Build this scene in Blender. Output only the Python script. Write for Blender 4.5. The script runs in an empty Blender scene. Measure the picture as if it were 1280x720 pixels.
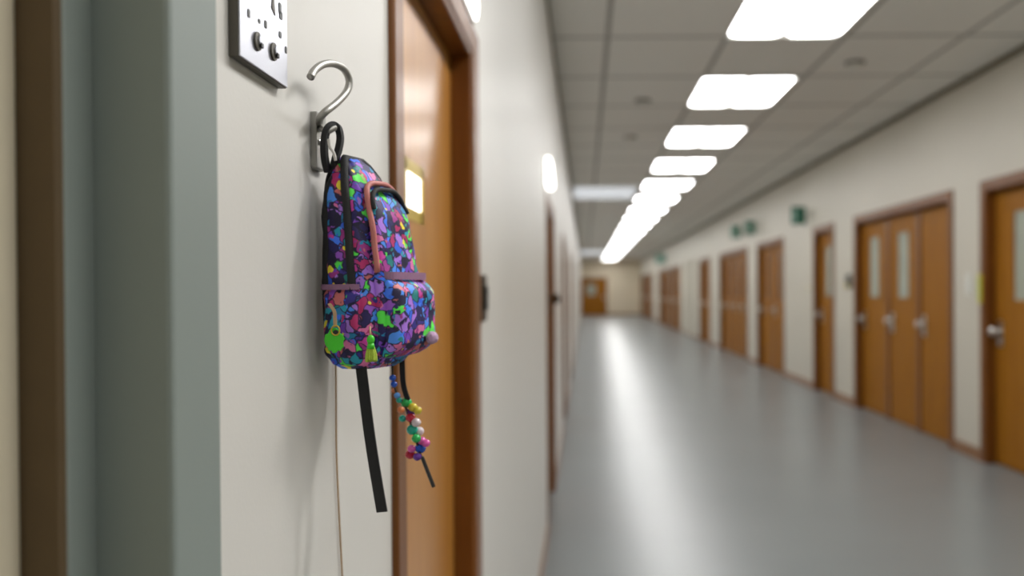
import bpy, bmesh, math, random
from mathutils import Vector, Matrix
random.seed(7)
PI = math.pi
sc = bpy.context.scene
C = sc.collection

# ------------------------------------------------------------------ sizes
EYE = 1.40            # camera height
CEIL = 3.166          # ceiling height
XL, XR = -0.22, 3.21  # corridor side walls
Y0, Y1 = -4.0, 50.0   # corridor ends
F = 1085.0            # focal length in pixels of a 1280 px frame

# ------------------------------------------------------------------ materials
def new_mat(name):
    m = bpy.data.materials.new(name); m.use_nodes = True
    nt = m.node_tree
    b = nt.nodes['Principled BSDF']
    return m, nt, b

def N(nt, t, **kw):
    n = nt.nodes.new(t)
    for k, v in kw.items():
        setattr(n, k, v)
    return n

def mix_rgb(nt, fac, a, b, blend='MIX'):
    n = nt.nodes.new('ShaderNodeMix'); n.data_type = 'RGBA'; n.blend_type = blend
    for s, v in ((n.inputs[0], fac), (n.inputs[6], a), (n.inputs[7], b)):
        if hasattr(v, 'is_linked') or hasattr(v, 'links'):
            nt.links.new(v, s)
        else:
            s.default_value = v if not isinstance(v, tuple) else (v + (1,))[:4]
    return n.outputs[2]

def math_n(nt, op, a, b=None, c=None):
    n = nt.nodes.new('ShaderNodeMath'); n.operation = op
    for i, v in enumerate((a, b, c)):
        if v is None: continue
        if hasattr(v, 'links'): nt.links.new(v, n.inputs[i])
        else: n.inputs[i].default_value = v
    return n.outputs[0]

def S(r, g, b):
    f = lambda c: (c/255/12.92) if c/255 <= .04045 else ((c/255+.055)/1.055)**2.4
    return (f(r), f(g), f(b))

def plain(name, col, rough=.5, metal=0, var=.08, scale=40, bump=0, bscale=300, coat=0, spec=.5, stretch=(1,1,1), aniso=0):
    m, nt, b = new_mat(name)
    tc = N(nt, 'ShaderNodeTexCoord'); mp = N(nt, 'ShaderNodeMapping')
    mp.inputs['Scale'].default_value = stretch
    nt.links.new(tc.outputs['Object'], mp.inputs['Vector'])
    no = N(nt, 'ShaderNodeTexNoise'); no.inputs['Scale'].default_value = scale; no.inputs['Detail'].default_value = 4
    nt.links.new(mp.outputs[0], no.inputs['Vector'])
    dark = tuple(c*(1-var) for c in col); light = tuple(min(1, c*(1+var)) for c in col)
    nt.links.new(mix_rgb(nt, no.outputs['Fac'], dark, light), b.inputs['Base Color'])
    b.inputs['Roughness'].default_value = rough
    b.inputs['Metallic'].default_value = metal
    b.inputs['Specular IOR Level'].default_value = spec
    if coat:
        b.inputs['Coat Weight'].default_value = coat; b.inputs['Coat Roughness'].default_value = .08
    if bump:
        n2 = N(nt, 'ShaderNodeTexNoise'); n2.inputs['Scale'].default_value = bscale
        nt.links.new(mp.outputs[0], n2.inputs['Vector'])
        bp = N(nt, 'ShaderNodeBump'); bp.inputs['Strength'].default_value = bump; bp.inputs['Distance'].default_value = .001
        nt.links.new(n2.outputs['Fac'], bp.inputs['Height']); nt.links.new(bp.outputs[0], b.inputs['Normal'])
    return m

def wood(name, c1, c2, rough=.35, coat=.3, coatr=.12, spec=.5):
    m, nt, b = new_mat(name)
    tc = N(nt, 'ShaderNodeTexCoord'); mp = N(nt, 'ShaderNodeMapping')
    mp.inputs['Scale'].default_value = (9, 9, .55)
    nt.links.new(tc.outputs['Object'], mp.inputs['Vector'])
    no = N(nt, 'ShaderNodeTexNoise'); no.inputs['Scale'].default_value = 3.2; no.inputs['Detail'].default_value = 7
    no.inputs['Distortion'].default_value = .6
    nt.links.new(mp.outputs[0], no.inputs['Vector'])
    n2 = N(nt, 'ShaderNodeTexNoise'); n2.inputs['Scale'].default_value = 22; n2.inputs['Detail'].default_value = 3
    nt.links.new(mp.outputs[0], n2.inputs['Vector'])
    f = math_n(nt, 'ADD', math_n(nt, 'MULTIPLY', no.outputs['Fac'], .75), math_n(nt, 'MULTIPLY', n2.outputs['Fac'], .25))
    r = N(nt, 'ShaderNodeValToRGB')
    r.color_ramp.elements[0].position = .3; r.color_ramp.elements[0].color = c1+(1,)
    r.color_ramp.elements[1].position = .7; r.color_ramp.elements[1].color = c2+(1,)
    nt.links.new(f, r.inputs[0]); nt.links.new(r.outputs[0], b.inputs['Base Color'])
    b.inputs['Roughness'].default_value = rough
    b.inputs['Specular IOR Level'].default_value = spec
    b.inputs['Coat Weight'].default_value = coat; b.inputs['Coat Roughness'].default_value = coatr
    return m

def glow(name, col, strength):
    m, nt, b = new_mat(name)
    b.inputs['Base Color'].default_value = (.8, .8, .8, 1)
    b.inputs['Emission Color'].default_value = col+(1,)
    b.inputs['Emission Strength'].default_value = strength
    no = N(nt, 'ShaderNodeTexNoise'); no.inputs['Scale'].default_value = 30
    tc = N(nt, 'ShaderNodeTexCoord'); nt.links.new(tc.outputs['Object'], no.inputs['Vector'])
    nt.links.new(mix_rgb(nt, no.outputs['Fac'], tuple(c*.98 for c in col), col), b.inputs['Emission Color'])
    return m

LIGHT = 10.0
M = {}
M['wall'] = plain('wall_paint', S(203, 198, 185), .45, var=.02, scale=3, bump=.25, bscale=160, spec=.35)
M['wall_left'] = plain('wall_paint_left', S(210, 207, 201), .38, var=.02, scale=3, bump=.12, bscale=260, spec=.22)
M['endwall'] = plain('end_wall_paint', S(222, 210, 186), .5, var=.02, scale=2)
M['frame'] = wood('door_frame_wood', S(98, 56, 14), S(132, 80, 26), .4, .12, .2, .35)
M['leaf'] = wood('door_leaf_wood', S(138, 88, 20), S(164, 108, 28), .55, 0, .3, .15)
M['leaf_left'] = wood('varnished_leaf_wood', S(166, 106, 36), S(196, 138, 60), .38, .35, .2)
M['base'] = wood('baseboard_wood', S(120, 78, 40), S(150, 104, 60), .4, .2)
M['steel'] = plain('satin_steel', (.62, .62, .6), .3, 1, .06, 60, stretch=(1, 1, 12))
M['nickel'] = plain('brushed_nickel', (.42, .41, .385), .5, 1, .08, 90)
M['panelface'] = plain('brushed_panel_face', (.60, .61, .68), .32, .75, .03, 120, stretch=(1, 1, 8))
M['darksteel'] = plain('dark_steel', S(92, 88, 80), .45, .6, .08, 60)
M['greyframe'] = plain('grey_painted_steel', S(130, 139, 134), .5, 0, .03, 12, bump=.08, bscale=400)
M['greydark'] = plain('grey_painted_steel_shade', S(112, 116, 110), .5, 0, .03, 12)
M['creamleaf'] = plain('cream_door_leaf', S(206, 196, 172), .55, 0, .03, 6)
M['seal'] = plain('brown_step_shade', S(92, 74, 48), .7, 0, .1, 50)  # colour of the painted shade on the frame's step
M['glass'] = plain('wired_glass_pane', S(166, 172, 158), .15, 0, .12, 6, spec=.6)
M['brownpane'] = plain('brown_reflection_pane', S(120, 76, 28), .2, 0, .12, 6)  # brown reflection is put into the pane colour
M['black'] = plain('black_webbing', (.012, .012, .013), .7, 0, .3, 900, bump=.5, bscale=1800)
M['blackplastic'] = plain('black_plastic', (.02, .02, .02), .4, 0, .2, 60)
M['bronze'] = plain('dark_bronze', S(70, 58, 44), .4, .6, .1, 80)
M['yellow'] = plain('yellow_plastic', S(206, 186, 40), .5, 0, .08, 60)
M['plate'] = plain('pale_plastic', S(216, 216, 208), .45, 0, .03, 60)
M['green'] = plain('sign_green', S(34, 104, 82), .4, 0, .08, 20)
M['signgrey'] = plain('sign_faded_green', S(104, 142, 124), .4, 0, .08, 20)
M['signpale'] = plain('sign_pale', S(150, 190, 178), .4, 0, .05, 20)
M['whitemetal'] = plain('white_enamel', S(222, 222, 218), .4, 0, .03, 30)
M['diffuser'] = glow('lit_diffuser', (1, .995, .985), LIGHT)
M['dimpanel'] = glow('dim_panel_glow', (.86, .92, 1), .42)
M['glowbox'] = glow('white_box_glow', (1, .99, .97), 3.0)
M['lite'] = glow('lit_door_pane', (1, .98, .9), 3.0)
M['litetrim'] = plain('brass_trim', S(206, 176, 60), .35, .4, .05, 50)
M['pink'] = plain('pink_piping', S(196, 118, 112), .55, 0, .1, 200)
M['mauve'] = plain('mauve_binding', S(150, 110, 140), .6, 0, .15, 300)
M['tan'] = plain('tan_strap_shadow', S(176, 146, 110), .7, 0, .1, 300)
M['lime'] = plain('lime_green_plastic', S(70, 205, 40), .4, 0, .06, 100)
M['limeyellow'] = plain('yellow_green_yarn', S(176, 200, 70), .8, 0, .25, 900)
M['lilac'] = plain('lilac_pompom', S(216, 180, 214), .9, 0, .15, 600, bump=1, bscale=1500)
M['white'] = plain('white_cord', S(214, 210, 204), .6, 0, .04, 200)

def floor_mat():
    m, nt, b = new_mat('polished_grey_floor')
    tc = N(nt, 'ShaderNodeTexCoord')
    n1 = N(nt, 'ShaderNodeTexNoise'); n1.inputs['Scale'].default_value = 1.1; n1.inputs['Detail'].default_value = 3
    n2 = N(nt, 'ShaderNodeTexNoise'); n2.inputs['Scale'].default_value = 120; n2.inputs['Detail'].default_value = 2
    for n in (n1, n2): nt.links.new(tc.outputs['Object'], n.inputs['Vector'])
    a = mix_rgb(nt, n1.outputs['Fac'], S(122, 129, 130), S(140, 146, 147))
    c = mix_rgb(nt, math_n(nt, 'MULTIPLY', n2.outputs['Fac'], .35), a, S(96, 100, 100))
    nt.links.new(c, b.inputs['Base Color'])
    b.inputs['Roughness'].default_value = .31
    b.inputs['Specular IOR Level'].default_value = .55
    bp = N(nt, 'ShaderNodeBump'); bp.inputs['Strength'].default_value = .06; bp.inputs['Distance'].default_value = .004
    n3 = N(nt, 'ShaderNodeTexNoise'); n3.inputs['Scale'].default_value = 7
    nt.links.new(tc.outputs['Object'], n3.inputs['Vector'])
    nt.links.new(n3.outputs['Fac'], bp.inputs['Height']); nt.links.new(bp.outputs[0], b.inputs['Normal'])
    return m
M['floor'] = floor_mat()

PX, PY = .83, 1.125      # ceiling tile pitch
GX, GY = .17, 4.93       # where the grid starts
def ceil_mat():
    m, nt, b = new_mat('ceiling_tiles')
    tc = N(nt, 'ShaderNodeTexCoord'); sp = N(nt, 'ShaderNodeSeparateXYZ')
    nt.links.new(tc.outputs['Object'], sp.inputs[0])
    def line(o, g, p, w):
        f = math_n(nt, 'FRACT', math_n(nt, 'DIVIDE', math_n(nt, 'SUBTRACT', o, g), p))
        d = math_n(nt, 'ABSOLUTE', math_n(nt, 'SUBTRACT', f, .5))
        return math_n(nt, 'GREATER_THAN', d, .5-w/p/2)
    g = math_n(nt, 'MAXIMUM', line(sp.outputs[0], GX-50*PX, PX, .035), line(sp.outputs[1], GY-50*PY, PY, .04))
    no = N(nt, 'ShaderNodeTexNoise'); no.inputs['Scale'].default_value = 45; no.inputs['Detail'].default_value = 4
    nt.links.new(tc.outputs['Object'], no.inputs['Vector'])
    tile = mix_rgb(nt, no.outputs['Fac'], S(226, 224, 219), S(238, 236, 231))
    nt.links.new(mix_rgb(nt, g, tile, S(160, 158, 153)), b.inputs['Base Color'])
    b.inputs['Roughness'].default_value = .85
    return m
M['ceiling'] = ceil_mat()

def print_mat(name, dark=1.0):
    m, nt, b = new_mat(name)
    tc = N(nt, 'ShaderNodeTexCoord')
    nz = N(nt, 'ShaderNodeTexNoise'); nz.inputs['Scale'].default_value = 75; nz.inputs['Detail'].default_value = 2
    nt.links.new(tc.outputs['Object'], nz.inputs['Vector'])
    va = N(nt, 'ShaderNodeVectorMath', operation='SCALE'); va.inputs['Scale'].default_value = .016
    nt.links.new(nz.outputs['Color'], va.inputs[0])
    vb = N(nt, 'ShaderNodeVectorMath', operation='ADD')
    nt.links.new(tc.outputs['Object'], vb.inputs[0]); nt.links.new(va.outputs[0], vb.inputs[1])
    pal = [S(40, 30, 84), S(186, 58, 150), S(46, 96, 212), S(34, 150, 176), S(112, 60, 176), S(28, 20, 58), S(206, 108, 160), S(70, 132, 222), S(190, 104, 104),
           S(34, 26, 84), S(84, 214, 74), S(140, 78, 184), S(170, 40, 100), S(160, 112, 208), S(36, 120, 170), S(52, 44, 130), S(24, 18, 50), S(30, 120, 120), S(150, 48, 130), S(58, 112, 226)]
    def layer(scale, lo, hi):
        v1 = N(nt, 'ShaderNodeTexVoronoi'); v1.inputs['Scale'].default_value = scale
        v2 = N(nt, 'ShaderNodeTexVoronoi', feature='DISTANCE_TO_EDGE'); v2.inputs['Scale'].default_value = scale
        for v in (v1, v2): nt.links.new(vb.outputs[0], v.inputs['Vector'])
        s = N(nt, 'ShaderNodeSeparateColor'); nt.links.new(v1.outputs['Color'], s.inputs[0])
        r = N(nt, 'ShaderNodeValToRGB'); cr = r.color_ramp; cr.interpolation = 'CONSTANT'
        cr.elements[0].position = 0; cr.elements[0].color = pal[0]+(1,)
        cr.elements[1].position = 1/len(pal); cr.elements[1].color = pal[1]+(1,)
        for i in range(2, len(pal)):
            e = cr.elements.new(i/len(pal)); e.color = pal[i]+(1,)
        nt.links.new(s.outputs[0], r.inputs[0])
        k = N(nt, 'ShaderNodeMapRange'); k.inputs[1].default_value = lo; k.inputs[2].default_value = hi
        nt.links.new(v2.outputs['Distance'], k.inputs[0])
        return r.outputs[0], k.outputs[0], s.outputs[1]
    c1, e1, q1 = layer(118, .02, .09)
    c2, e2, q2 = layer(205, .1, .2)
    big = mix_rgb(nt, e1, S(26, 20, 58), c1)
    pick = math_n(nt, 'MULTIPLY', math_n(nt, 'GREATER_THAN', q2, .66), e2)
    col = mix_rgb(nt, pick, big, c2)
    v3 = N(nt, 'ShaderNodeTexVoronoi'); v3.inputs['Scale'].default_value = 105
    nt.links.new(vb.outputs[0], v3.inputs['Vector'])
    s3 = N(nt, 'ShaderNodeSeparateColor'); nt.links.new(v3.outputs['Color'], s3.inputs[0])
    dot = math_n(nt, 'MULTIPLY', math_n(nt, 'LESS_THAN', v3.outputs['Distance'], .34), math_n(nt, 'GREATER_THAN', s3.outputs[1], .84))
    col = mix_rgb(nt, dot, col, S(222, 206, 56))
    col = mix_rgb(nt, 1.0, col, (dark, dark, dark), 'MULTIPLY')
    nt.links.new(col, b.inputs['Base Color'])
    b.inputs['Roughness'].default_value = .6
    n2 = N(nt, 'ShaderNodeTexNoise'); n2.inputs['Scale'].default_value = 70
    nt.links.new(tc.outputs['Object'], n2.inputs['Vector'])
    bp = N(nt, 'ShaderNodeBump'); bp.inputs['Strength'].default_value = .5; bp.inputs['Distance'].default_value = .002
    nt.links.new(n2.outputs['Fac'], bp.inputs['Height']); nt.links.new(bp.outputs[0], b.inputs['Normal'])
    return m
M['print'] = print_mat('multicoloured_print_fabric', 1.3)

# ------------------------------------------------------------------ mesh helpers
def box(bm, x0, x1, y0, y1, z0, z1):
    x0, x1 = min(x0, x1), max(x0, x1); y0, y1 = min(y0, y1), max(y0, y1); z0, z1 = min(z0, z1), max(z0, z1)
    v = [bm.verts.new(p) for p in ((x0,y0,z0),(x1,y0,z0),(x1,y1,z0),(x0,y1,z0),(x0,y0,z1),(x1,y0,z1),(x1,y1,z1),(x0,y1,z1))]
    for f in ((3,2,1,0),(4,5,6,7),(0,1,5,4),(1,2,6,5),(2,3,7,6),(3,0,4,7)):
        bm.faces.new([v[i] for i in f])

def frames(pts, closed=False):
    n = len(pts); out = []; up = None
    for i in range(n):
        if closed: t = pts[(i+1) % n]-pts[i-1]
        else: t = pts[min(i+1, n-1)]-pts[max(i-1, 0)]
        t = t.normalized()
        if up is None:
            a = Vector((0, 0, 1)) if abs(t.z) < .9 else Vector((1, 0, 0))
            up = (a-t*a.dot(t)).normalized()
        else:
            up = (up-t*up.dot(t)).normalized()
        out.append((t, up, t.cross(up)))
    return out

def smooth_path(ctrl, n=8, closed=False):
    P = [Vector(p) for p in ctrl]; out = []; m = len(P)
    for i in range(m if closed else m-1):
        g = lambda j: P[j % m] if closed else P[max(0, min(m-1, j))]
        p0, p1, p2, p3 = g(i-1), g(i), g(i+1), g(i+2)
        for k in range(n):
            t = k/n
            out.append(.5*((2*p1)+(p2-p0)*t+(2*p0-5*p1+4*p2-p3)*t*t+(3*p1-p0-3*p2+p3)*t**3))
    if not closed: out.append(P[-1].copy())
    return out

def tube(bm, pts, r, seg=10, closed=False):
    fr = frames(pts, closed); rings = []
    for i, (p, (t, u, w)) in enumerate(zip(pts, fr)):
        rr = r(i/(len(pts)-1)) if callable(r) else r
        rings.append([bm.verts.new(p+(u*math.cos(a)+w*math.sin(a))*rr) for a in (2*PI*k/seg for k in range(seg))])
    n = len(rings)
    for i in range(n if closed else n-1):
        a, b = rings[i], rings[(i+1) % n]
        for k in range(seg):
            bm.faces.new((a[k], a[(k+1) % seg], b[(k+1) % seg], b[k]))
    if not closed:
        bm.faces.new(rings[0][::-1]); bm.faces.new(rings[-1])

def ribbon(bm, pts, width, thick, wdir):
    """a flat strap: rectangular section swept along pts, width along wdir (a vector or a function of 0..1)"""
    n = len(pts); rings = []
    for i, p in enumerate(pts):
        t = (pts[min(i+1, n-1)]-pts[max(i-1, 0)]).normalized()
        w = Vector(wdir(i/(n-1)) if callable(wdir) else wdir); w = (w-t*w.dot(t)).normalized()
        q = t.cross(w)
        wd = width(i/(n-1)) if callable(width) else width
        rings.append([bm.verts.new(p+w*a*wd/2+q*b*thick/2) for a, b in ((-1,-1),(1,-1),(1,1),(-1,1))])
    for a, b in zip(rings, rings[1:]):
        for k in range(4): bm.faces.new((a[k], a[(k+1) % 4], b[(k+1) % 4], b[k]))
    bm.faces.new(rings[0][::-1]); bm.faces.new(rings[-1])

def ball(bm, c, r, sx=1, sy=1, sz=1, seg=16):
    mt = Matrix.Translation(c) @ Matrix.Diagonal((sx, sy, sz, 1))
    bmesh.ops.create_uvsphere(bm, u_segments=seg, v_segments=seg//2, radius=r, matrix=mt)

def cyl(bm, c, axis, r, depth, seg=24, r2=None):
    q = Vector((0, 0, 1)).rotation_difference(Vector(axis).normalized()).to_matrix().to_4x4()
    bmesh.ops.create_cone(bm, cap_ends=True, segments=seg, radius1=r, radius2=r if r2 is None else r2, depth=depth, matrix=Matrix.Translation(c) @ q)

def prism(bm, poly, axis_map, a0, a1):
    """poly: 2-D outline; axis_map(u, v, a) -> 3-D point; extruded from a0 to a1"""
    A = [bm.verts.new(axis_map(u, v, a0)) for u, v in poly]; B = [bm.verts.new(axis_map(u, v, a1)) for u, v in poly]
    n = len(poly)
    bm.faces.new(A[::-1]); bm.faces.new(B)
    for i in range(n): bm.faces.new((A[i], A[(i+1) % n], B[(i+1) % n], B[i]))

def rrect(x0, x1, y0, y1, r, n=6):
    out = []
    for cx, cy, a in ((x1-r, y0+r, -90), (x1-r, y1-r, 0), (x0+r, y1-r, 90), (x0+r, y0+r, 180)):
        for k in range(n+1):
            t = math.radians(a+90*k/n); out.append((cx+r*math.cos(t), cy+r*math.sin(t)))
    return out

def obj(name, bm, mat, parent=None, bevel=0, smooth=False, loc=None):
    bmesh.ops.recalc_face_normals(bm, faces=bm.faces)
    me = bpy.data.meshes.new(name); bm.to_mesh(me); bm.free()
    me.materials.append(mat)
    if smooth:
        for p in me.polygons: p.use_smooth = True
    o = bpy.data.objects.new(name, me); C.objects.link(o)
    if parent: o.parent = parent
    if loc: o.location = loc
    if bevel:
        b = o.modifiers.new('bevel', 'BEVEL'); b.width = bevel; b.segments = 2; b.limit_method = 'ANGLE'; b.harden_normals = False
    return o

def tag(o, label, cat, group=None, kind=None):
    o['label'] = label; o['category'] = cat
    if group: o['group'] = group
    if kind: o['kind'] = kind
    return o

def thing(name, label, cat, loc, rz=0, group=None, kind=None):
    o = bpy.data.objects.new(name, None); C.objects.link(o); o.empty_display_size = .05
    o.location = loc; o.rotation_euler = (0, 0, rz)
    return tag(o, label, cat, group, kind)

def dup(root, loc):
    def cp(o, par):
        c = o.copy(); C.objects.link(c)
        if par: c.parent = par
        for ch in list(o.children): cp(ch, c)
        return c
    r = cp(root, None); r.location = loc
    return r

def BM(): return bmesh.new()

# ------------------------------------------------------------------ room shell
def struct(name, bm, mat, label, cat):
    o = obj(name, bm, mat); o['kind'] = 'structure'; o['label'] = label; o['category'] = cat
    return o

bm = BM(); box(bm, XL-.4, XR+.4, Y0, Y1, -.1, 0)
struct('floor', bm, M['floor'], 'polished grey corridor floor with soft light reflections', 'floor')
bm = BM(); box(bm, XL-.4, XR+.4, Y0, Y1, CEIL, CEIL+.1)
struct('ceiling', bm, M['ceiling'], 'grey tiled suspended ceiling of the corridor', 'ceiling')

# openings: (y0, y1, height)
JL = .431
L_OPEN = [(-.62, JL+.02, 2.06), (1.03, 1.68, 1.865), (5.05, 6.05, 1.92), (8.6, 9.6, 1.92), (12.6, 13.6, 1.92)]
R_DOORS = [  # outer frame y0, y1, leaves, lite, handle
    dict(y0=5.62, y1=7.02, n=1, lite='clear', lab='wooden door with long glass pane, at the right edge of the photo'),
    dict(y0=7.55, y1=10.32, n=3, lite='clear2', lab='wide wooden three-leaf doorway, glass panes in two leaves'),
    dict(y0=11.16, y1=12.16, n=1, lite='clear', lab='narrow single wooden door just past the three-leaf doorway'),
    dict(y0=13.98, y1=16.12, n=2, lite='bronze', lab='double wooden door under the pair of small green signs'),  # 'bronze' panes have a brown reflection put into their colour
    dict(y0=17.1, y1=20.6, n=4, lite='bronze', lab='four-leaf wooden doorway beyond the green signs'),
    dict(y0=22.2, y1=24.2, n=2, lite='bronze', lab='double wooden door between pale wall and four-leaf doorway'),
    dict(y0=29.2, y1=31.7, n=2, lite='bronze', lab='blurred wooden double door just past the two pale pilasters'),
    dict(y0=32.2, y1=34.7, n=2, lite='bronze', lab='blurred wooden double door, second past the pale pilasters'),
    dict(y0=35.1, y1=37.4, n=2, lite='bronze', lab='blurred wooden double door, third past the pale pilasters'),
    dict(y0=41.0, y1=43.4, n=2, lite='bronze', lab='far wooden double door, third from the end wall'),
    dict(y0=44.0, y1=46.4, n=2, lite='bronze', lab='far wooden double door, second from the end wall'),
    dict(y0=47.0, y1=49.4, n=2, lite='bronze', lab='farthest wooden double door, beside the end wall'),
]
CW = .08; RH = 2.265
R_OPEN = [(d['y0']+CW, d['y1']-CW, RH-CW) for d in R_DOORS]

def wall_bm(x0, x1, opens):
    bm = BM(); y = Y0
    for a, b, h in sorted(opens):
        box(bm, x0, x1, y, a, 0, CEIL); box(bm, x0, x1, a, b, h, CEIL); y = b
    box(bm, x0, x1, y, Y1, 0, CEIL)
    return bm
struct('wall_left', wall_bm(XL-.22, XL, L_OPEN), M['wall_left'], 'glossy cream painted wall close on the left', 'wall')
struct('wall_right', wall_bm(XR, XR+.22, R_OPEN), M['wall'], 'cream painted wall with a row of wooden doors', 'wall')
FD = (-.17, 1.21, 2.1)      # end-wall doorway
bm = BM()
box(bm, XL-.4, FD[0], Y1, Y1+.2, 0, CEIL); box(bm, FD[1], XR+.4, Y1, Y1+.2, 0, CEIL); box(bm, FD[0], FD[1], Y1, Y1+.2, FD[2], CEIL)
struct('wall_end', bm, M['endwall'], 'cream end wall at the far end of the corridor', 'wall')
bm = BM(); box(bm, XL-.4, XR+.4, Y0-.2, Y0, 0, CEIL)
struct('wall_rear', bm, M['wall'], 'cream wall closing the corridor at its near end', 'wall')

def baseboard(name, x0, x1, spans, label, h=.1):
    bm = BM()
    for a, b in spans: box(bm, x0, x1, a, b, 0, h)
    struct(name, bm, M['base'], label, 'baseboard')
def gaps(opens, cw):
    y = Y0; out = []
    for a, b, h in sorted(opens):
        out.append((y, a-cw)); y = b+cw
    out.append((y, Y1)); return [(a, b) for a, b in out if b-a > .01]
baseboard('baseboard_right', XR-.012, XR+.001, gaps(R_OPEN, CW), 'brown wooden baseboard along the right wall')
baseboard('baseboard_left', XL-.001, XL+.008, gaps(L_OPEN, .09), 'brown wooden baseboard along the left wall', .08)
bm = BM(); box(bm, FD[1]+.08, XR, Y1-.012, Y1+.001, 0, .1)
struct('baseboard_end', bm, M['base'], 'brown wooden baseboard of the end wall', 'baseboard')
for i, (a, b) in enumerate(((25.6, 26.0), (27.2, 27.6))):
    bm = BM(); box(bm, XR-.07, XR+.01, a, b, 0, 2.35)
    o = struct('trim_%d' % (i+1), bm, M['wall'], ('pale wall pilaster nearer the double door', 'pale wall pilaster farther down the right wall')[i], 'pilaster')
    o.modifiers.new('bevel', 'BEVEL').width = .01

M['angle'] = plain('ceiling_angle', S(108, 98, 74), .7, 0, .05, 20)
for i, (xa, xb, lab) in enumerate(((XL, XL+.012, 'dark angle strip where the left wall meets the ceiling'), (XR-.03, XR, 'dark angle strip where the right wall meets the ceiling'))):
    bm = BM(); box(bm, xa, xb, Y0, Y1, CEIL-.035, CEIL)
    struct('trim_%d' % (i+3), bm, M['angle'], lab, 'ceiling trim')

# ------------------------------------------------------------------ doors
def leaf_parts(root, s, y0, y1, h, xf, lite, mat, handle_far=True, th=.045, hz=1.05, handle='steel'):
    """one door leaf; local x: s*xf is its corridor-side face; s=+1 right wall"""
    X = lambda d: s*(xf+d)          # d > 0 goes into the wall
    w = y1-y0
    bm = BM()
    if lite is None:
        box(bm, X(0), X(th), y0, y1, .012, h)
    else:
        ly0, ly1, lz0, lz1 = lite[:4]
        box(bm, X(0), X(th), y0, ly0, .012, h); box(bm, X(0), X(th), ly1, y1, .012, h)
        box(bm, X(0), X(th), ly0, ly1, .012, lz0); box(bm, X(0), X(th), ly0, ly1, lz1, h)
        bmesh.ops.remove_doubles(bm, verts=bm.verts, dist=1e-5)
    leaf = obj('door_leaf', bm, mat, root)
    if lite is not None:
        bm = BM(); t = lite[6]
        for a, b, c, d in ((ly0-t, ly0+.012, lz0-t, lz1+t), (ly1-.012, ly1+t, lz0-t, lz1+t), (ly0, ly1, lz0-t, lz0+.012), (ly0, ly1, lz1-.012, lz1+t)):
            box(bm, X(-lite[7] if len(lite) > 7 else -.005), X(.012), a, b, c, d)
        obj('pane_trim', bm, lite[5], leaf)
        bm = BM(); pd = .001 if len(lite) > 7 else .006
        box(bm, X(pd), X(.018), ly0, ly1, lz0, lz1)
        obj('window_pane', bm, lite[4], leaf)
    if handle:
        yh = y1-.075 if handle_far else y0+.075
        dr = -1 if handle_far else 1
        bm = BM()
        prism(bm, rrect(yh-.035, yh+.035, hz-.12, hz+.09, .02), lambda u, v, a: (a, u, v), X(-.006), X(.001))
        cyl(bm, (X(-.010), yh, hz), (1, 0, 0), .042, .012, 24)
        cyl(bm, (X(-.03), yh, hz), (1, 0, 0), .016, .045, 16)
        ball(bm, (X(-.062), yh, hz), .036, .7, 1, 1, 18)
        cyl(bm, (X(-.012), yh, hz-.085), (1, 0, 0), .016, .014, 16)
        obj('door_handle', bm, M[handle], leaf, smooth=False, bevel=.002)
    return leaf

def frame_part(root, s, y0, y1, h, near_w, far_w, top_w, prot, depth, mat):
    """casing round an opening y0..y1 (local) of height h, with lining"""
    bm = BM()
    a, b = -s*prot, s*.0
    box(bm, a, s*.004, y0-near_w, y0, 0, h+top_w); box(bm, a, s*.004, y1, y1+far_w, 0, h+top_w)
    box(bm, a, s*.004, y0-.001, y1+.001, h, h+top_w)
    # lining inside the opening and a stop behind the leaf
    t = .012
    for yy0, yy1, z0, z1 in ((y0-.001, y0+t, 0, h), (y1-t, y1+.001, 0, h), (y0, y1, h-t, h)):
        box(bm, a*.6, s*.2, yy0, yy1, z0, z1+.001)
    t2 = .03
    for yy0, yy1, z0, z1 in ((y0, y0+t2, 0, h), (y1-t2, y1, 0, h), (y0, y1, h-t2, h)):
        box(bm, s*(depth+.045), s*(depth+.065), yy0, yy1, z0, z1)
    return obj('door_frame', bm, mat, root, bevel=.004)

nd = 1
# grey steel door frame right beside the camera (cream leaf)
root = thing('door_1', 'cream door in a stepped grey steel frame beside the camera', 'door', (XL, 0, 0), kind='structure')
bm = BM()
x = lambda v: v-XL
for (xa, xb, ya, yb) in ((-.40, -.205, JL, .489), (-.40, -.243, .405, JL+.002), (-.40, -.205, -.68, -.62), (-.40, -.243, -.622, -.596)):
    box(bm, x(xa), x(xb), ya, yb, 0, 2.06)
box(bm, x(-.40), x(-.205), -.68, .489, 2.055, 2.115); box(bm, x(-.40), x(-.243), -.62, JL, 2.03, 2.056)
obj('door_frame', bm, M['greyframe'], root, bevel=.003)
bm = BM(); box(bm, x(-.31), x(-.26), -.594, .399, .01, 2.026)
leaf = obj('door_leaf', bm, M['creamleaf'], root, bevel=.002)
bm = BM(); box(bm, x(-.262), x(-.2435), .3995, .4062, .01, 2.03); box(bm, x(-.262), x(-.2435), -.597, -.59, .01, 2.03)  # brown strips paint the shade on the frame's step
obj('door_seal', bm, M['seal'], root)  # strips standing in for shade, not a seal

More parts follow.
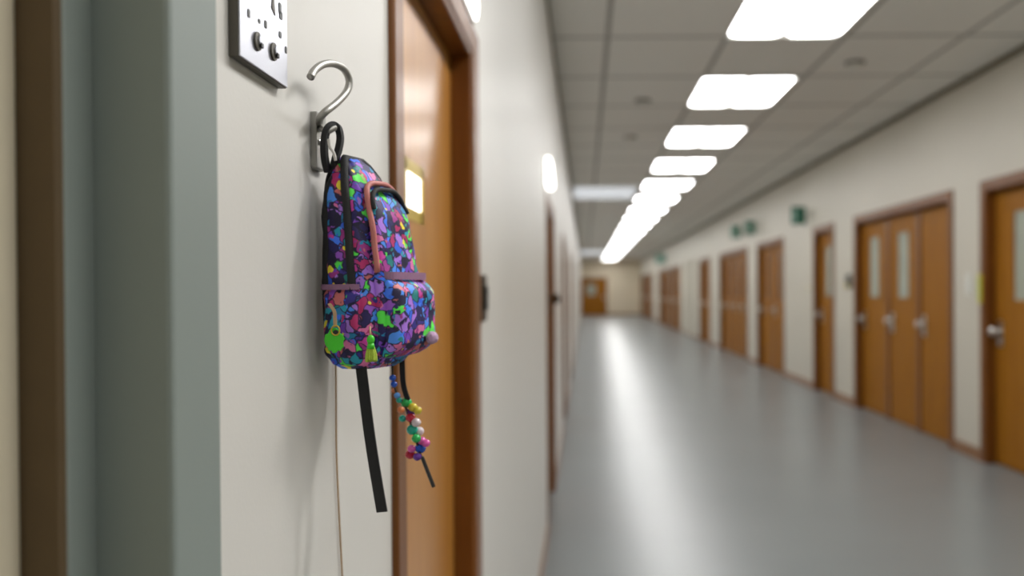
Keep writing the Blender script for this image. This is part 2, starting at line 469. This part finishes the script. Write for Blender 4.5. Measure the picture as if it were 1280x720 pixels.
def left_door(i, label, lite=None, leafmat='leaf_left', near=.05, far=.09, handle=None, hz=1.35):
    global nd
    nd += 1
    a, b, h = L_OPEN[i]; yc = (a+b)/2
    r = thing('door_%d' % nd, label, 'door', (XL, yc, 0), kind='structure')
    frame_part(r, -1, a-yc, b-yc, h, near, far, .05, .008, .035, M['frame'])
    leaf_parts(r, -1, a-yc+.013, b-yc-.013, h-.014, .035, lite and tuple(v-yc if k < 2 else v for k, v in enumerate(lite)), M[leafmat], True, hz=hz, handle=handle)
    return r
left_door(1, 'glossy orange-brown wooden door beside the backpack', lite=(1.235, 1.372, 1.512, 1.588, M['lite'], M['litetrim'], .006, .0008))
left_door(2, 'dark-framed wooden door on the left wall past the first brown door', leafmat='leaf', near=.08, far=.08, handle='bronze')
left_door(3, 'left wall wooden door, third brown door down the corridor', leafmat='leaf', near=.08, far=.08)
left_door(4, 'left wall wooden door, fourth brown door down the corridor', leafmat='leaf', near=.08, far=.08)

for d in R_DOORS:
    nd += 1
    a, b, h = d['y0']+CW, d['y1']-CW, RH-CW; yc = (a+b)/2
    r = thing('door_%d' % nd, d['lab'], 'door', (XR, yc, 0), kind='structure')
    frame_part(r, 1, a-yc, b-yc, h, CW, CW, CW, .018, .09, M['frame'])
    n = d['n']; w = (b-a-.026)/n
    if n > 1:      # dark mullions between the leaves
        bm = BM()
        for k in range(1, n):
            ym = a-yc+.013+k*w; box(bm, .055, .15, ym-.045, ym+.045, 0, h-.012)
        obj('mullion', bm, M['frame'], r, bevel=.004)
    for k in range(n):
        y0 = a-yc+.013+k*w+(.046 if k else 0); y1 = a-yc+.013+(k+1)*w-(.046 if k < n-1 else 0)
        lite = None; ym = (y0+y1)/2
        if d['lite'] == 'clear' or (d['lite'] == 'clear2' and k > 0):
            o_ = .15 if d['n'] == 1 and d['y0'] < 6 else 0
            lite = (ym+o_-.17, ym+o_+.17, 1.3, 2.0, M['glass'], M['leaf'], .03)
        elif d['lite'] == 'bronze':  # panes coloured like their brown reflection
            lite = (ym-.14, ym+.14, 1.25, 2.05, M['brownpane'], M['frame'], .02)
        leaf_parts(r, 1, y0, y1, h-.014, .07, lite, M['leaf'], True, hz=1.06)

# end wall door
nd += 1
r = thing('door_%d' % nd, 'wooden door with small square pane in the end wall', 'door', ((FD[0]+FD[1])/2, Y1, 0), rz=PI/2, kind='structure')
hw = (FD[1]-FD[0])/2
frame_part(r, 1, -hw, hw, FD[2], .08, .08, .08, .02, .04, M['frame'])
leaf_parts(r, 1, -hw+.013, hw-.013, FD[2]-.014, .03, (-.12, .42, 1.15, 1.8, M['glass'], M['frame'], .03), M['leaf'], False)

# ------------------------------------------------------------------ ceiling lights
def make_light():
    r = thing('ceiling_light', '', 'ceiling light', (0, 0, 0), group='twin-panel ceiling lights in one row')
    W2, L = .40, 1.10
    bm = BM()
    for s in (-1, 1):
        box(bm, s*W2, s*(W2-.018), -L/2-.012, L/2+.012, -.012, .002)
    box(bm, -.013, .013, -L/2, L/2, -.010, .002)
    for s in (-1, 1):
        box(bm, -W2, W2, s*(L/2+.012), s*(L/2-.006), -.012, .002)
    obj('light_frame', bm, M['whitemetal'], r)
    for s in (-1, 1):
        bm = BM(); c = s*.198
        prism(bm, rrect(c-.180, c+.180, -L/2+.008, L/2-.008, .085), lambda u, v, a: (u, v, a), -.006, .001)
        obj('diffuser', bm, M['diffuser'], r)
    return r
lt = make_light()
ords = ['second', 'third', 'fourth', 'fifth', 'sixth', 'seventh', 'eighth']
lights_y = [GY+PY/2+2*PY*k for k in range(-3, 20)]
first = True
for k, y in zip(range(-3, 20), lights_y):
    if y > Y1-.6: break
    o = lt if first else dup(lt, (0, 0, 0)); first = False
    o.location = (1.38, y, CEIL)
    if k < 0: lab = 'lit twin-panel ceiling light overhead, before the first one in the picture' if k == -1 else 'lit twin-panel ceiling light out of the picture behind the viewer'
    elif k == 0: lab = 'large bright twin-panel ceiling light cut by the top of the photo'
    elif k <= 5: lab = 'bright twin-panel ceiling light, %s in the row down the corridor' % ords[k-1]
    else: lab = 'small far ceiling light merging into one bright strip toward the end wall'
    o['label'] = lab
# two wide faintly glowing panels on the left side of the ceiling
for y, L, lab in ((15.6, 1.9, 'wide dim bluish ceiling panel left of the row of lights, nearer one'), (39.5, 4.0, 'wide dim bluish ceiling panel left of the lights, by the end wall')):
    r = thing('ceiling_panel', lab, 'ceiling panel', (.36, y, CEIL), group='dim ceiling panels')
    bm = BM(); prism(bm, rrect(-.54, .54, -L/2, L/2, .05), lambda u, v, a: (u, v, a), -.008, .001); obj('diffuser', bm, M['dimpanel'], r)  # flat, faintly glowing panel
    bm = BM()
    for s in (-1, 1):
        box(bm, s*.565, s*.54, -L/2-.025, L/2+.025, -.012, .001); box(bm, -.55, .55, s*(L/2+.025), s*L/2, -.012, .001)
    obj('panel_frame', bm, M['whitemetal'], r)
# smoke detectors
for (xx, yy, lab) in ((2.11, 6.75, 'round ceiling detector right of the first bright light'), (.55, 8.05, 'round ceiling detector left of the second bright light'), (.53, 9.95, 'round ceiling detector left of the third bright light')):
    r = thing('smoke_detector', lab, 'smoke detector', (xx, yy, CEIL), group='round ceiling detectors')
    bm = BM(); cyl(bm, (0, 0, -.008), (0, 0, 1), .075, .018, 32); obj('detector_base', bm, M['darksteel'], r, bevel=.003)
    bm = BM(); cyl(bm, (0, 0, -.026), (0, 0, 1), .04, .02, 32, .06); obj('detector_cap', bm, M['plate'], r, bevel=.003)

# ------------------------------------------------------------------ wall-mounted things
def wall_glowbox(y, z, d, h, w, label):  # flat box with a glowing white front, above a left door
    r = thing('wall_glowbox', label, 'wall lamp', (XL, y, z), group='small glowing boxes over the left doors')
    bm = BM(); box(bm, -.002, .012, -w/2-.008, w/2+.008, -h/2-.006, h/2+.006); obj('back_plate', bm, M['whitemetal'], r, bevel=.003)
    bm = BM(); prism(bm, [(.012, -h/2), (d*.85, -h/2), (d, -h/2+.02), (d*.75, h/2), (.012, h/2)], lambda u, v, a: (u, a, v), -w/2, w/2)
    obj('glowing_front', bm, M['glowbox'], r, bevel=.006)
wall_glowbox(1.58, 2.0, .02, .16, .18, 'small white glowing box above the corner of the nearest brown door')
wall_glowbox(4.85, 2.055, .05, .15, .26, 'small white glowing box above the second brown door')

def plate(name, x, s, y, z, w, h, d, mat, label, cat, inner=None):
    r = thing(name, label, cat, (x, y, z))
    bm = BM(); prism(bm, rrect(-w/2, w/2, -h/2, h/2, min(w, h)*.12), lambda u, v, a: (a, u, v), s*.001, -s*d)
    obj('cover_plate', bm, mat, r, bevel=.0015)
    if inner:
        nm, m2, w2, h2, zo, d2 = inner
        bm = BM(); box(bm, -s*(d-.001), -s*(d+d2), -w2/2, w2/2, zo-h2/2, zo+h2/2)
        obj(nm, bm, m2, r, bevel=.0015)
    return r
plate('light_switch', XL, -1, 1.835, 1.387, .085, .098, .009, M['bronze'], 'dark switch plate beside the nearest brown door frame', 'light switch', ('rocker', M['blackplastic'], .03, .05, 0, .006))
plate('card_reader', XR, 1, 10.5, 1.50, .10, .17, .04, M['blackplastic'], 'black card reader with yellow band beside the three-leaf doorway', 'card reader', ('yellow_band', M['yellow'], .09, .045, -.055, .006))
plate('wall_switch', XR, 1, 7.24, 1.44, .11, .18, .012, M['plate'], 'pale switch plate between the three-leaf doorway and the nearest right door', 'light switch', ('rocker', M['whitemetal'], .04, .08, 0, .006))
plate('door_tag', XR-.018, 1, 7.0, 1.40, .05, .24, .012, M['yellow'], 'narrow yellow-green tag on the frame of the nearest right door', 'tag', ('tag_edge', M['limeyellow'], .03, .2, 0, .002))
plate('wall_plate', XR, 1, 12.35, 1.42, .09, .14, .02, M['plate'], 'small pale wall plate beside the narrow single door', 'wall plate', ('yellow_band', M['yellow'], .07, .04, 0, .004))

for (y, z, w, h, lab) in ((12.55, 2.475, .20, .26, 'green sign on the right wall near the narrow single door, largest of its kind'),
                     (16.2, 2.57, .2, .26, 'small green wall sign, nearer one of the close pair'),
                     (17.75, 2.60, .2, .26, 'small green wall sign, farther one of the close pair'),
                     (34.2, 2.66, .4, .4, 'faint pale green sign far down the right wall')):
    r = thing('exit_sign', lab, 'wall sign', (XR, y, z), group='green signs on the right wall')
    bm = BM(); box(bm, -.012, .001, -.05, .05, -.05, .05); box(bm, -.03, -.01, -.012, .012, -.02, .02); obj('sign_bracket', bm, M['plate'], r)
    bm = BM(); box(bm, -.02-w, -.02, -.015, .015, -h/2, h/2); obj('sign_panel', bm, M['green' if y < 13 else 'signgrey' if y < 30 else 'signpale'], r, bevel=.004)
    bm = BM(); box(bm, -.02-w*.92, -.02-w*.62, -.0165, -.014, -h*.36, h*.36); obj('pale_field', bm, M['signpale'], r)

# steel switch panel high on the left wall
def P(px, py, X):
    """a point on the plane x = X seen at frame position px, py"""
    y = X*F/(px-731.0)
    return Vector((X, y, EYE+(364-py)/F*y))
r = thing('switch_panel', 'brushed steel switch panel with dark round knobs, cut by the photo top', 'switch panel', (XL, .5825, 1.547))
bm = BM(); box(bm, 0, .0062, -.0435, .0435, 0, .12); obj('panel_housing', bm, M['darksteel'], r, bevel=.0006)
bm = BM(); box(bm, .0062, .0072, -.043, .043, .0005, .1195); obj('panel_face', bm, M['panelface'], r, bevel=.0004)
off = Vector((XL, .5825, 1.547))
for (px, py, rad) in ((324, 50, .0061), (344, 63, .0061)):
    c = P(px, py, XL+.0072)-off
    bm = BM(); cyl(bm, c+Vector((.0006, 0, 0)), (1, 0, 0), rad, .0016, 24); kn = obj('knob', bm, M['darksteel'], r, bevel=.0004)
    bm = BM(); cyl(bm, c+Vector((.0012, .0024, .0012)), (1, 0, 0), rad*.55, .0022, 20); obj('knob_cap', bm, M['panelface'], kn, bevel=.0003)
    bm = BM(); box(bm, c.x+.001, c.x+.003, c.y+.0005, c.y+.0045, c.z-.0035, c.z-.0005); obj('knob_pointer', bm, M['blackplastic'], kn, bevel=.0003)
for (px, py, w, h) in ((314, 15, .0012, .0026), (327, 25, .001, .0014), (335, 29, .0012, .0026), (353, 42, .0014, .0022), (360, 61, .001, .0024), (353, 9, .0014, .0036), (354, 18, .0018, .0028)):
    c = P(px, py, XL+.0072)-off
    bm = BM(); prism(bm, rrect(c.y-w*1.6, c.y+w*1.6, c.z-h, c.z+h, w*.8, 4), lambda u, v, a: (a, u, v), c.x-.0002, c.x+.0004)
    obj('panel_mark', bm, M['blackplastic'], r)
c = P(344, 13, XL+.0072)-off
bm = BM(); prism(bm, [(c.y-.0022, c.z+.002), (c.y+.0042, c.z-.0015), (c.y+.0012, c.z+.012), (c.y-.0005, c.z+.012)], lambda u, v, a: (a, u, v), c.x-.0002, c.x+.0005)
obj('panel_mark', bm, M['darksteel'], r)

# ------------------------------------------------------------------ coat hook
HK = Vector((XL, .712, 1.50))
r = thing('coat_hook', 'brushed nickel coat hook screwed to the wall above the backpack', 'coat hook', HK)
bm = BM()
prism(bm, rrect(-.0125, .0125, 1.5005-HK.z, 1.5465-HK.z, .002), lambda u, v, a: (a, u, v), -.0005, .0052)
obj('wall_plate', bm, M['nickel'], r, bevel=.0008)
path = [P(401, 155, -.215), P(402, 146, -.210), P(409, 138, -.204), P(424, 126, -.199), P(436, 112, -.195), P(438.5, 98, -.194), P(432, 85, -.196), P(420, 78.5, -.199), P(407, 79, -.202), P(396, 86, -.205), P(390.5, 95, -.206)]
bm = BM(); tube(bm, [p-HK for p in smooth_path(path, 8)], .0030, 14)
obj('hook_arm', bm, M['nickel'], r, smooth=True)
bm = BM(); pk = [P(402, 156, -.216), P(406, 161, -.208), P(412, 162, -.204), P(418, 158.5, -.201)]
tube(bm, [p-HK for p in smooth_path(pk, 6)], lambda t: .0022+.0006*t, 12); ball(bm, P(418.5, 158, -.201)-HK, .003)
obj('lower_prong', bm, M['nickel'], r, smooth=True)
for py in (160, 176):
    bm = BM(); c = P(401, py, -.2145)-HK; ball(bm, c, .0026, .6, 1, 1); obj('screw', bm, M['steel'], r, smooth=True)

# ------------------------------------------------------------------ backpack
A = math.radians(20)
ORI = Vector((-.2155, .700, 1.338))
n_ax = Vector((math.cos(A), -math.sin(A), 0)); t_ax = Vector((math.sin(A), math.cos(A), 0))
def L2(p):                         # world -> bag local
    d = Vector(p)-ORI
    return Vector((d.dot(n_ax), d.dot(t_ax), d.z))
bag = thing('backpack', 'small multicoloured patterned backpack hanging from the coat hook by its black loop', 'backpack', ORI, -A)
TAB = [(0, .008, .038, .012, .062), (.004, .003, .044, .005, .071), (.012, .0, .048, .001, .077), (.03, 0, .050, 0, .079), (.06, 0, .049, 0, .078), (.09, 0, .046, 0, .075), (.12, 0, .042, .001, .070),
       (.142, .001, .037, .003, .062), (.157, .003, .031, .006, .053), (.167, .006, .025, .010, .044), (.172, .009, .02, .014, .036), (.1745, .012, .016, .019, .029)]
def tab(h):
    for a, b in zip(TAB, TAB[1:]):
        if h <= b[0]:
            t = (h-a[0])/(b[0]-a[0]); t = max(0, t)
            return [a[k]+(b[k]-a[k])*t for k in range(1, 5)]
    return list(TAB[-1][1:])
def surf(th, h, off=0.0):
    x0, x1, y0, y1 = tab(h)
    e = 2/3.6
    c, s = math.cos(th), math.sin(th)
    sx = math.copysign(abs(c)**e, c); sy = math.copysign(abs(s)**e, s)
    w = .0009*math.sin(h*170+3*th)*math.sin(th*5+h*60)
    return Vector(((x0+x1)/2+sx*((x1-x0)/2+off+w), (y0+y1)/2+sy*((y1-y0)/2+off+w), h))
def patch(th0, th1, h0, h1, off, nu=28, nv=24, edge=.16, taper=0):
    """closed padded panel lying on the bag"""
    bm = BM(); grid = []
    sm = lambda t: min(1, max(0, t)) ** .5
    for j in range(nv+1):
        b = j/nv; row = []
        for i in range(nu+1):
            a = i/nu
            k = min(sm(min(a, 1-a)/edge), sm(min(b, 1-b)/edge))
            shrink = 1-taper*max(0, b-.55)**2/.2
            th = (th0+th1)/2+(a-.5)*(th1-th0)*shrink
            row.append(bm.verts.new(surf(th, h0+(h1-h0)*b, -.002+(off+.002)*k)))
        grid.append(row)
    for j in range(nv):
        for i in range(nu):
            bm.faces.new((grid[j][i], grid[j][i+1], grid[j+1][i+1], grid[j+1][i]))
    return bm
bm = BM(); rings = []
hs = [t[0] for t in TAB]; hh = []
for a, b in zip(hs, hs[1:]): hh += [a+(b-a)*k/5 for k in range(5)]
hh.append(hs[-1])
for h in hh: rings.append([bm.verts.new(surf(2*PI*k/64, h)) for k in range(64)])
for a, b in zip(rings, rings[1:]):
    for k in range(64): bm.faces.new((a[k], a[(k+1) % 64], b[(k+1) % 64], b[k]))
bm.faces.new(rings[0][::-1]); bm.faces.new(rings[-1])
obj('bag_body', bm, M['print'], bag, smooth=True)
# black padded back panel and shoulder straps against the wall
obj('back_panel', patch(PI*.66, PI*1.38, .006, .163, .0028), M['black'], bag, smooth=True)
for yy in (.022, .056):
    bm = BM()
    ribbon(bm, smooth_path([(.010, .034+(yy-.034)*.4, .170), (-.001, yy, .158), (-.0045, yy, .12), (-.006, yy, .07), (-.004, yy, .025), (.004, yy+.001, .004)], 8), .013, .0028, (0, 1, 0))
    obj('shoulder_strap', bm, M['black'], bag, bevel=.0008)
# pockets
obj('front_panel', patch(-PI*.19, PI*.30, .006, .153, .0065, taper=.5), M['print'], bag, smooth=True)
bm = patch(-PI*.13, PI*.28, .007, .077, .0165, edge=.2)
obj('front_pocket', bm, M['print'], bag, smooth=True)
bm = BM(); ribbon(bm, [surf(-PI*.11+PI*.34*k/24, .0755, .0125-.009*abs(k/12-1)**4) for k in range(25)], .006, .0014, (0, 0, 1))
obj('pocket_flap', bm, M['mauve'], bag)
obj('side_pocket', patch(-PI*.78, -PI*.36, .006, .068, .0025), M['print'], bag, smooth=True)
bm = BM(); ribbon(bm, [surf(-PI*.77+PI*.40*k/20, .0665, .0028) for k in range(21)], .0045, .0012, (0, 0, 1))
obj('pocket_binding', bm, M['mauve'], bag)
# zips
def arch(off, a0, a1, top, h0):
    ac, ar = (a0+a1)/2, (a1-a0)/2
    left = [(a0, h0+(top-h0)*k/10) for k in range(10)]; right = [(a1, h0+(top-h0)*k/10) for k in range(9, -1, -1)]
    arc = [(ac-ar*math.cos(PI*k/16), top+.013*math.sin(PI*k/16)) for k in range(17)]
    return [surf(a, h, off) for a, h in left+arc+right]
pz = arch(.0045, -PI*.155, PI*.25, .139, .078)
bm = BM(); tube(bm, pz, .0024, 8); obj('front_zip_piping', bm, M['pink'], bag, smooth=True)
pz2 = arch(.0066, -PI*.115, PI*.21, .134, .129)
bm = BM(); tube(bm, pz2, .0022, 8); obj('front_zip_tape', bm, M['black'], bag, smooth=True)
mz = [surf(-PI*.45, .064+.081*k/14, .0002) for k in range(15)]+[surf(-PI*.45+PI*.02*k/6, .145+.026*k/6, .0006) for k in range(1, 7)]
mz += [surf(PI*.46-PI*.03*k/6, .145+.026*k/6, .0006) for k in range(6, 0, -1)]+[surf(PI*.46, .01+.135*k/14, .0006) for k in range(14, -1, -1)]
bm = BM(); tube(bm, mz, .0034, 8); obj('main_zip', bm, M['black'], bag, smooth=True)
# hanging loop over the lower prong
lp = [P(411, 212, -.208), P(407.5, 196, -.208), P(407, 178, -.207), P(410, 162, -.205), P(417, 155.5, -.202), P(424, 158, -.199), P(427, 170, -.198), P(425, 184, -.199), P(420, 200, -.202), P(418, 214, -.205)]
bm = BM(); ribbon(bm, [L2(p) for p in smooth_path(lp, 6)], .0062, .0046, (-.25, .97, 0)); obj('hanging_loop', bm, M['black'], bag, bevel=.0004)
wp = [P(412.5, 172, -.2015), P(414, 182, -.201), P(418.5, 189, -.199), P(421, 199, -.198)]
bm = BM(); tube(bm, [L2(p) for p in smooth_path(wp, 6)], .0012, 8); obj('loop_cord', bm, M['white'], bag, smooth=True)
# strap tails under the bag
st = [(450, 452, -.180), (453, 478, -.178), (459, 530, -.175), (466, 580, -.171), (475.5, 639, -.167)]
wp = [P(a, b, c) for a, b, c in st]
zz = .70
wp = [Vector((-(731-a)*zz/F, zz, EYE+(364-b)/F*zz)) for a, b, c in st]
bm = BM(); ribbon(bm, [L2(p) for p in smooth_path(wp, 8)], .0096, .0012, L2(ORI+Vector((1, -.3, 0)))); obj('strap_tail', bm, M['black'], bag)
zb = .742
def W(px, py, z=zb): return Vector((-(731-px)*z/F, z, EYE+(364-py)/F*z))
bm = BM(); ribbon(bm, [L2(p) for p in smooth_path([W(502, 448), W(502.5, 466), W(504, 482), W(509, 499)], 6)], .0045, .0012, L2(ORI+Vector((1, -.2, 0)))); obj('strap_tail', bm, M['black'], bag)
# thin tan tube on the wall, standing in for a strap's shadow
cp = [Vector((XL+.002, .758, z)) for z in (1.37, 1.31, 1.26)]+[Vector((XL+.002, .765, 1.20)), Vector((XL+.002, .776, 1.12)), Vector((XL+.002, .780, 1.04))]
bm = BM(); tube(bm, [L2(p) for p in smooth_path(cp, 6)], .0009, 6); obj('strap_shadow_line', bm, M['tan'], bag, smooth=True)

# ------------------------------------------------------------------ charms hanging on the bag
def bagpt(th, h, off): # world position of a point of the bag
    p = surf(th, h, off); return ORI+n_ax*p.x+t_ax*p.y+Vector((0, 0, p.z))
# green tag on a tan strap, on the near side pocket
def place(px, py, z): return W(px, py, z)
zt = .6755
base = W(417.5, 433, zt)
r = thing('key_tag', 'bright green bumpy key tag hanging low on the near side of the backpack', 'key tag', base)
s = zt/F
out = [(-11, 3), (-12.5, 10), (-11, 17), (-7.5, 18), (-6, 22), (-2.5, 25), (2, 25), (6, 22), (7.5, 18), (10.5, 17), (12, 12), (11, 6), (12, 1), (9, -1), (8, -4), (4.5, -3), (2, -6.5), (-2, -6.5), (-4, -3), (-7.5, -4), (-8, 0)]
bm = BM(); prism(bm, [(u*s, v*s) for u, v in out], lambda u, v, a: (u, a, v), -.0012, .0012)
obj('tag_body', bm, M['lime'], r, bevel=.0007)
bm = BM(); cyl(bm, (2.5*s, -.0013, 19*s), (0, 1, 0), 3.6*s, .0008, 20); obj('tag_eyelet', bm, M['blackplastic'], r)
bm = BM(); pts = [Vector((2.5*s+5.2*s*math.cos(t), -.002, 22*s+6*s*math.sin(t))) for t in (2*PI*k/20 for k in range(20))]
tube(bm, pts, .0006, 6, closed=True); obj('split_ring', bm, M['litetrim'], r, smooth=True)
bm = BM(); ribbon(bm, [Vector(p) for p in smooth_path([(2*s, -.0015, 26*s), (1.0*s, 0, 36*s), (0, .001, 45*s), (-5*s, .003, 52*s), (-9*s, .006, 55*s)], 5)], .0026, .0008, (1, 0, 0)); obj('tag_strap', bm, M['tan'], r)
# yellow-green tassel
zt = .668
base = W(463, 451, zt); s = zt/F
r = thing('tassel', 'yellow-green yarn tassel hanging beside the green key tag on the backpack', 'tassel', base)
bm = BM(); ball(bm, (0, 0, 28*s), 5*s, 1, 1, 1.2); cyl(bm, (0, 0, 20*s), (0, 0, 1), 5*s, 7*s, 16, 4*s); obj('tassel_knot', bm, M['lime'], r, smooth=True)
bm = BM()
for k in range(22):
    a = k*2.4; q = 1-(k/22)
    rad = 5.5*s*math.sqrt(k/22)
    e = Vector((rad*1.25*math.cos(a), rad*.8*math.sin(a), (k % 4)*.8*s))
    tube(bm, smooth_path([(e.x*.45, e.y*.45, 20*s), (e.x*.9, e.y*.9, 10*s), tuple(e)], 3), .0009, 5)
obj('tassel_strands', bm, M['limeyellow'], r, smooth=True)
bm = BM(); tube(bm, [Vector((0, 0, 32*s)), Vector((-.001, .002, 38*s)), Vector((-.002, .006, 44*s))], .0008, 6); obj('tassel_cord', bm, M['tan'], r, smooth=True)
# round pompom at the front pocket
zt = .735
c = W(539.5, 421, zt)
r = thing('pompom_charm', 'small pale lilac and pink pompom sticking out by the front pocket', 'pompom', c)
bm = BM(); bmesh.ops.create_icosphere(bm, subdivisions=4, radius=.0052)
for v in bm.verts: v.co *= 1+random.uniform(-.09, .09)
obj('pompom', bm, M['lilac'], r, smooth=True)
bm = BM(); tube(bm, smooth_path([(-.001, 0, .003), (-.006, .004, .006), (-.012, .012, .004)], 4), .0009, 6); obj('pompom_cord', bm, M['pink'], r, smooth=True)
bm = BM(); ball(bm, (-.0055, .002, -.003), .0034); obj('pink_bead', bm, M['pink'], r, smooth=True)
# bead string
beadcol = {'blue': S(40, 90, 200), 'teal': S(40, 170, 150), 'red': S(190, 30, 60), 'yellow': S(210, 190, 60), 'pink': S(220, 90, 170), 'white': S(220, 205, 210), 'green': S(50, 180, 90), 'purple': S(100, 50, 150), 'orange': S(220, 130, 80), 'sky': S(90, 150, 220)}
for k in list(beadcol): M['b_'+k] = plain('bead_'+k, beadcol[k], .25, 0, .08, 200)
base = W(491, 458)
r = thing('bead_string', 'string of colourful beads with a dark cord end hanging under the backpack', 'bead string', base)
bm = BM(); tube(bm, [p-base for p in smooth_path([W(489.5, 455), W(491, 475), W(495, 490), W(505, 505), W(514, 535), W(526, 572), W(532, 588), W(540, 608)], 6)], .0010, 6); obj('bead_cord', bm, M['bronze'], r, smooth=True)
bm = BM(); tube(bm, [p-base for p in smooth_path([W(526, 570), W(532, 586), W(540.5, 608)], 6)], .0017, 8); obj('cord_end', bm, M['blackplastic'], r, smooth=True)
beads = [(490, 471, 3.6, 'blue'), (491.5, 479, 3.6, 'blue'), (491, 487, 2.6, 'orange'), (495.5, 493, 3.4, 'sky'), (498, 499, 3.4, 'teal'), (507, 502, 6, 'green'), (500, 511, 4, 'orange'), (515, 508, 5, 'yellow'), (512, 514, 5, 'purple'),
         (521, 512, 4.5, 'yellow'), (512, 521, 5.2, 'red'), (502, 522, 4, 'teal'), (519, 527, 5, 'white'), (514, 536, 6, 'teal'), (523, 538, 5, 'white'), (519, 547, 5, 'green'), (526, 550, 4.6, 'pink'), (524, 559, 6, 'blue'), (531, 553, 4.5, 'pink'), (513, 560, 4.5, 'pink'), (511, 567, 5.2, 'red'), (520, 570, 4.5, 'purple')]
for i, (px, py, rr, c) in enumerate(beads):
    p = W(px, py, zb+(i % 3-1)*.003)-base
    bm = BM(); ball(bm, p, rr*1.2*zb/F, 1, 1, .92, 14); obj('bead', bm, M['b_'+c], r, smooth=True)

# ------------------------------------------------------------------ world, camera
w = bpy.data.worlds.new('world'); sc.world = w; w.use_nodes = True
w.node_tree.nodes['Background'].inputs[0].default_value = (.5, .5, .5, 1); w.node_tree.nodes['Background'].inputs[1].default_value = .1

# fill light added without a fixture, to brighten the wall with the hook
ld = bpy.data.lights.new('near_wall_fill', 'AREA'); ld.shape = 'DISK'; ld.size = .35; ld.energy = 9; ld.color = (1, .99, .98); ld.spread = math.radians(100)
lo = bpy.data.objects.new('near_wall_fill', ld); C.objects.link(lo)
lo.location = (1.05, 1.75, CEIL-.03)
lo.rotation_euler = (Vector((-.22, .6, 1.5))-lo.location).to_track_quat('-Z', 'Y').to_euler()

cam = bpy.data.cameras.new('camera'); co = bpy.data.objects.new('camera', cam); C.objects.link(co)
cam.sensor_width = 36; cam.lens = F/1280*36
pitch = math.radians(-.45); roll = math.radians(-.35)
co.matrix_world = Matrix.Translation((0, 0, EYE)) @ Matrix.Rotation(PI/2+pitch, 4, 'X') @ Matrix.Rotation(roll, 4, 'Z')
cam.shift_x = -91/1280; cam.shift_y = (4-math.tan(pitch)*F)/1280
cam.clip_start = .02; cam.clip_end = 200
cam.dof.use_dof = True; cam.dof.focus_distance = .64; cam.dof.aperture_fstop = 4.0; cam.dof.aperture_blades = 0
sc.camera = co

sc.view_settings.view_transform = 'Standard'
sc.view_settings.look = 'None'
sc.view_settings.exposure = .3
cy = sc.cycles
cy.use_denoising = True
cy.max_bounces = 10; cy.diffuse_bounces = 6; cy.glossy_bounces = 5
cy.sample_clamp_indirect = 8
cy.caustics_reflective = False; cy.caustics_refractive = False
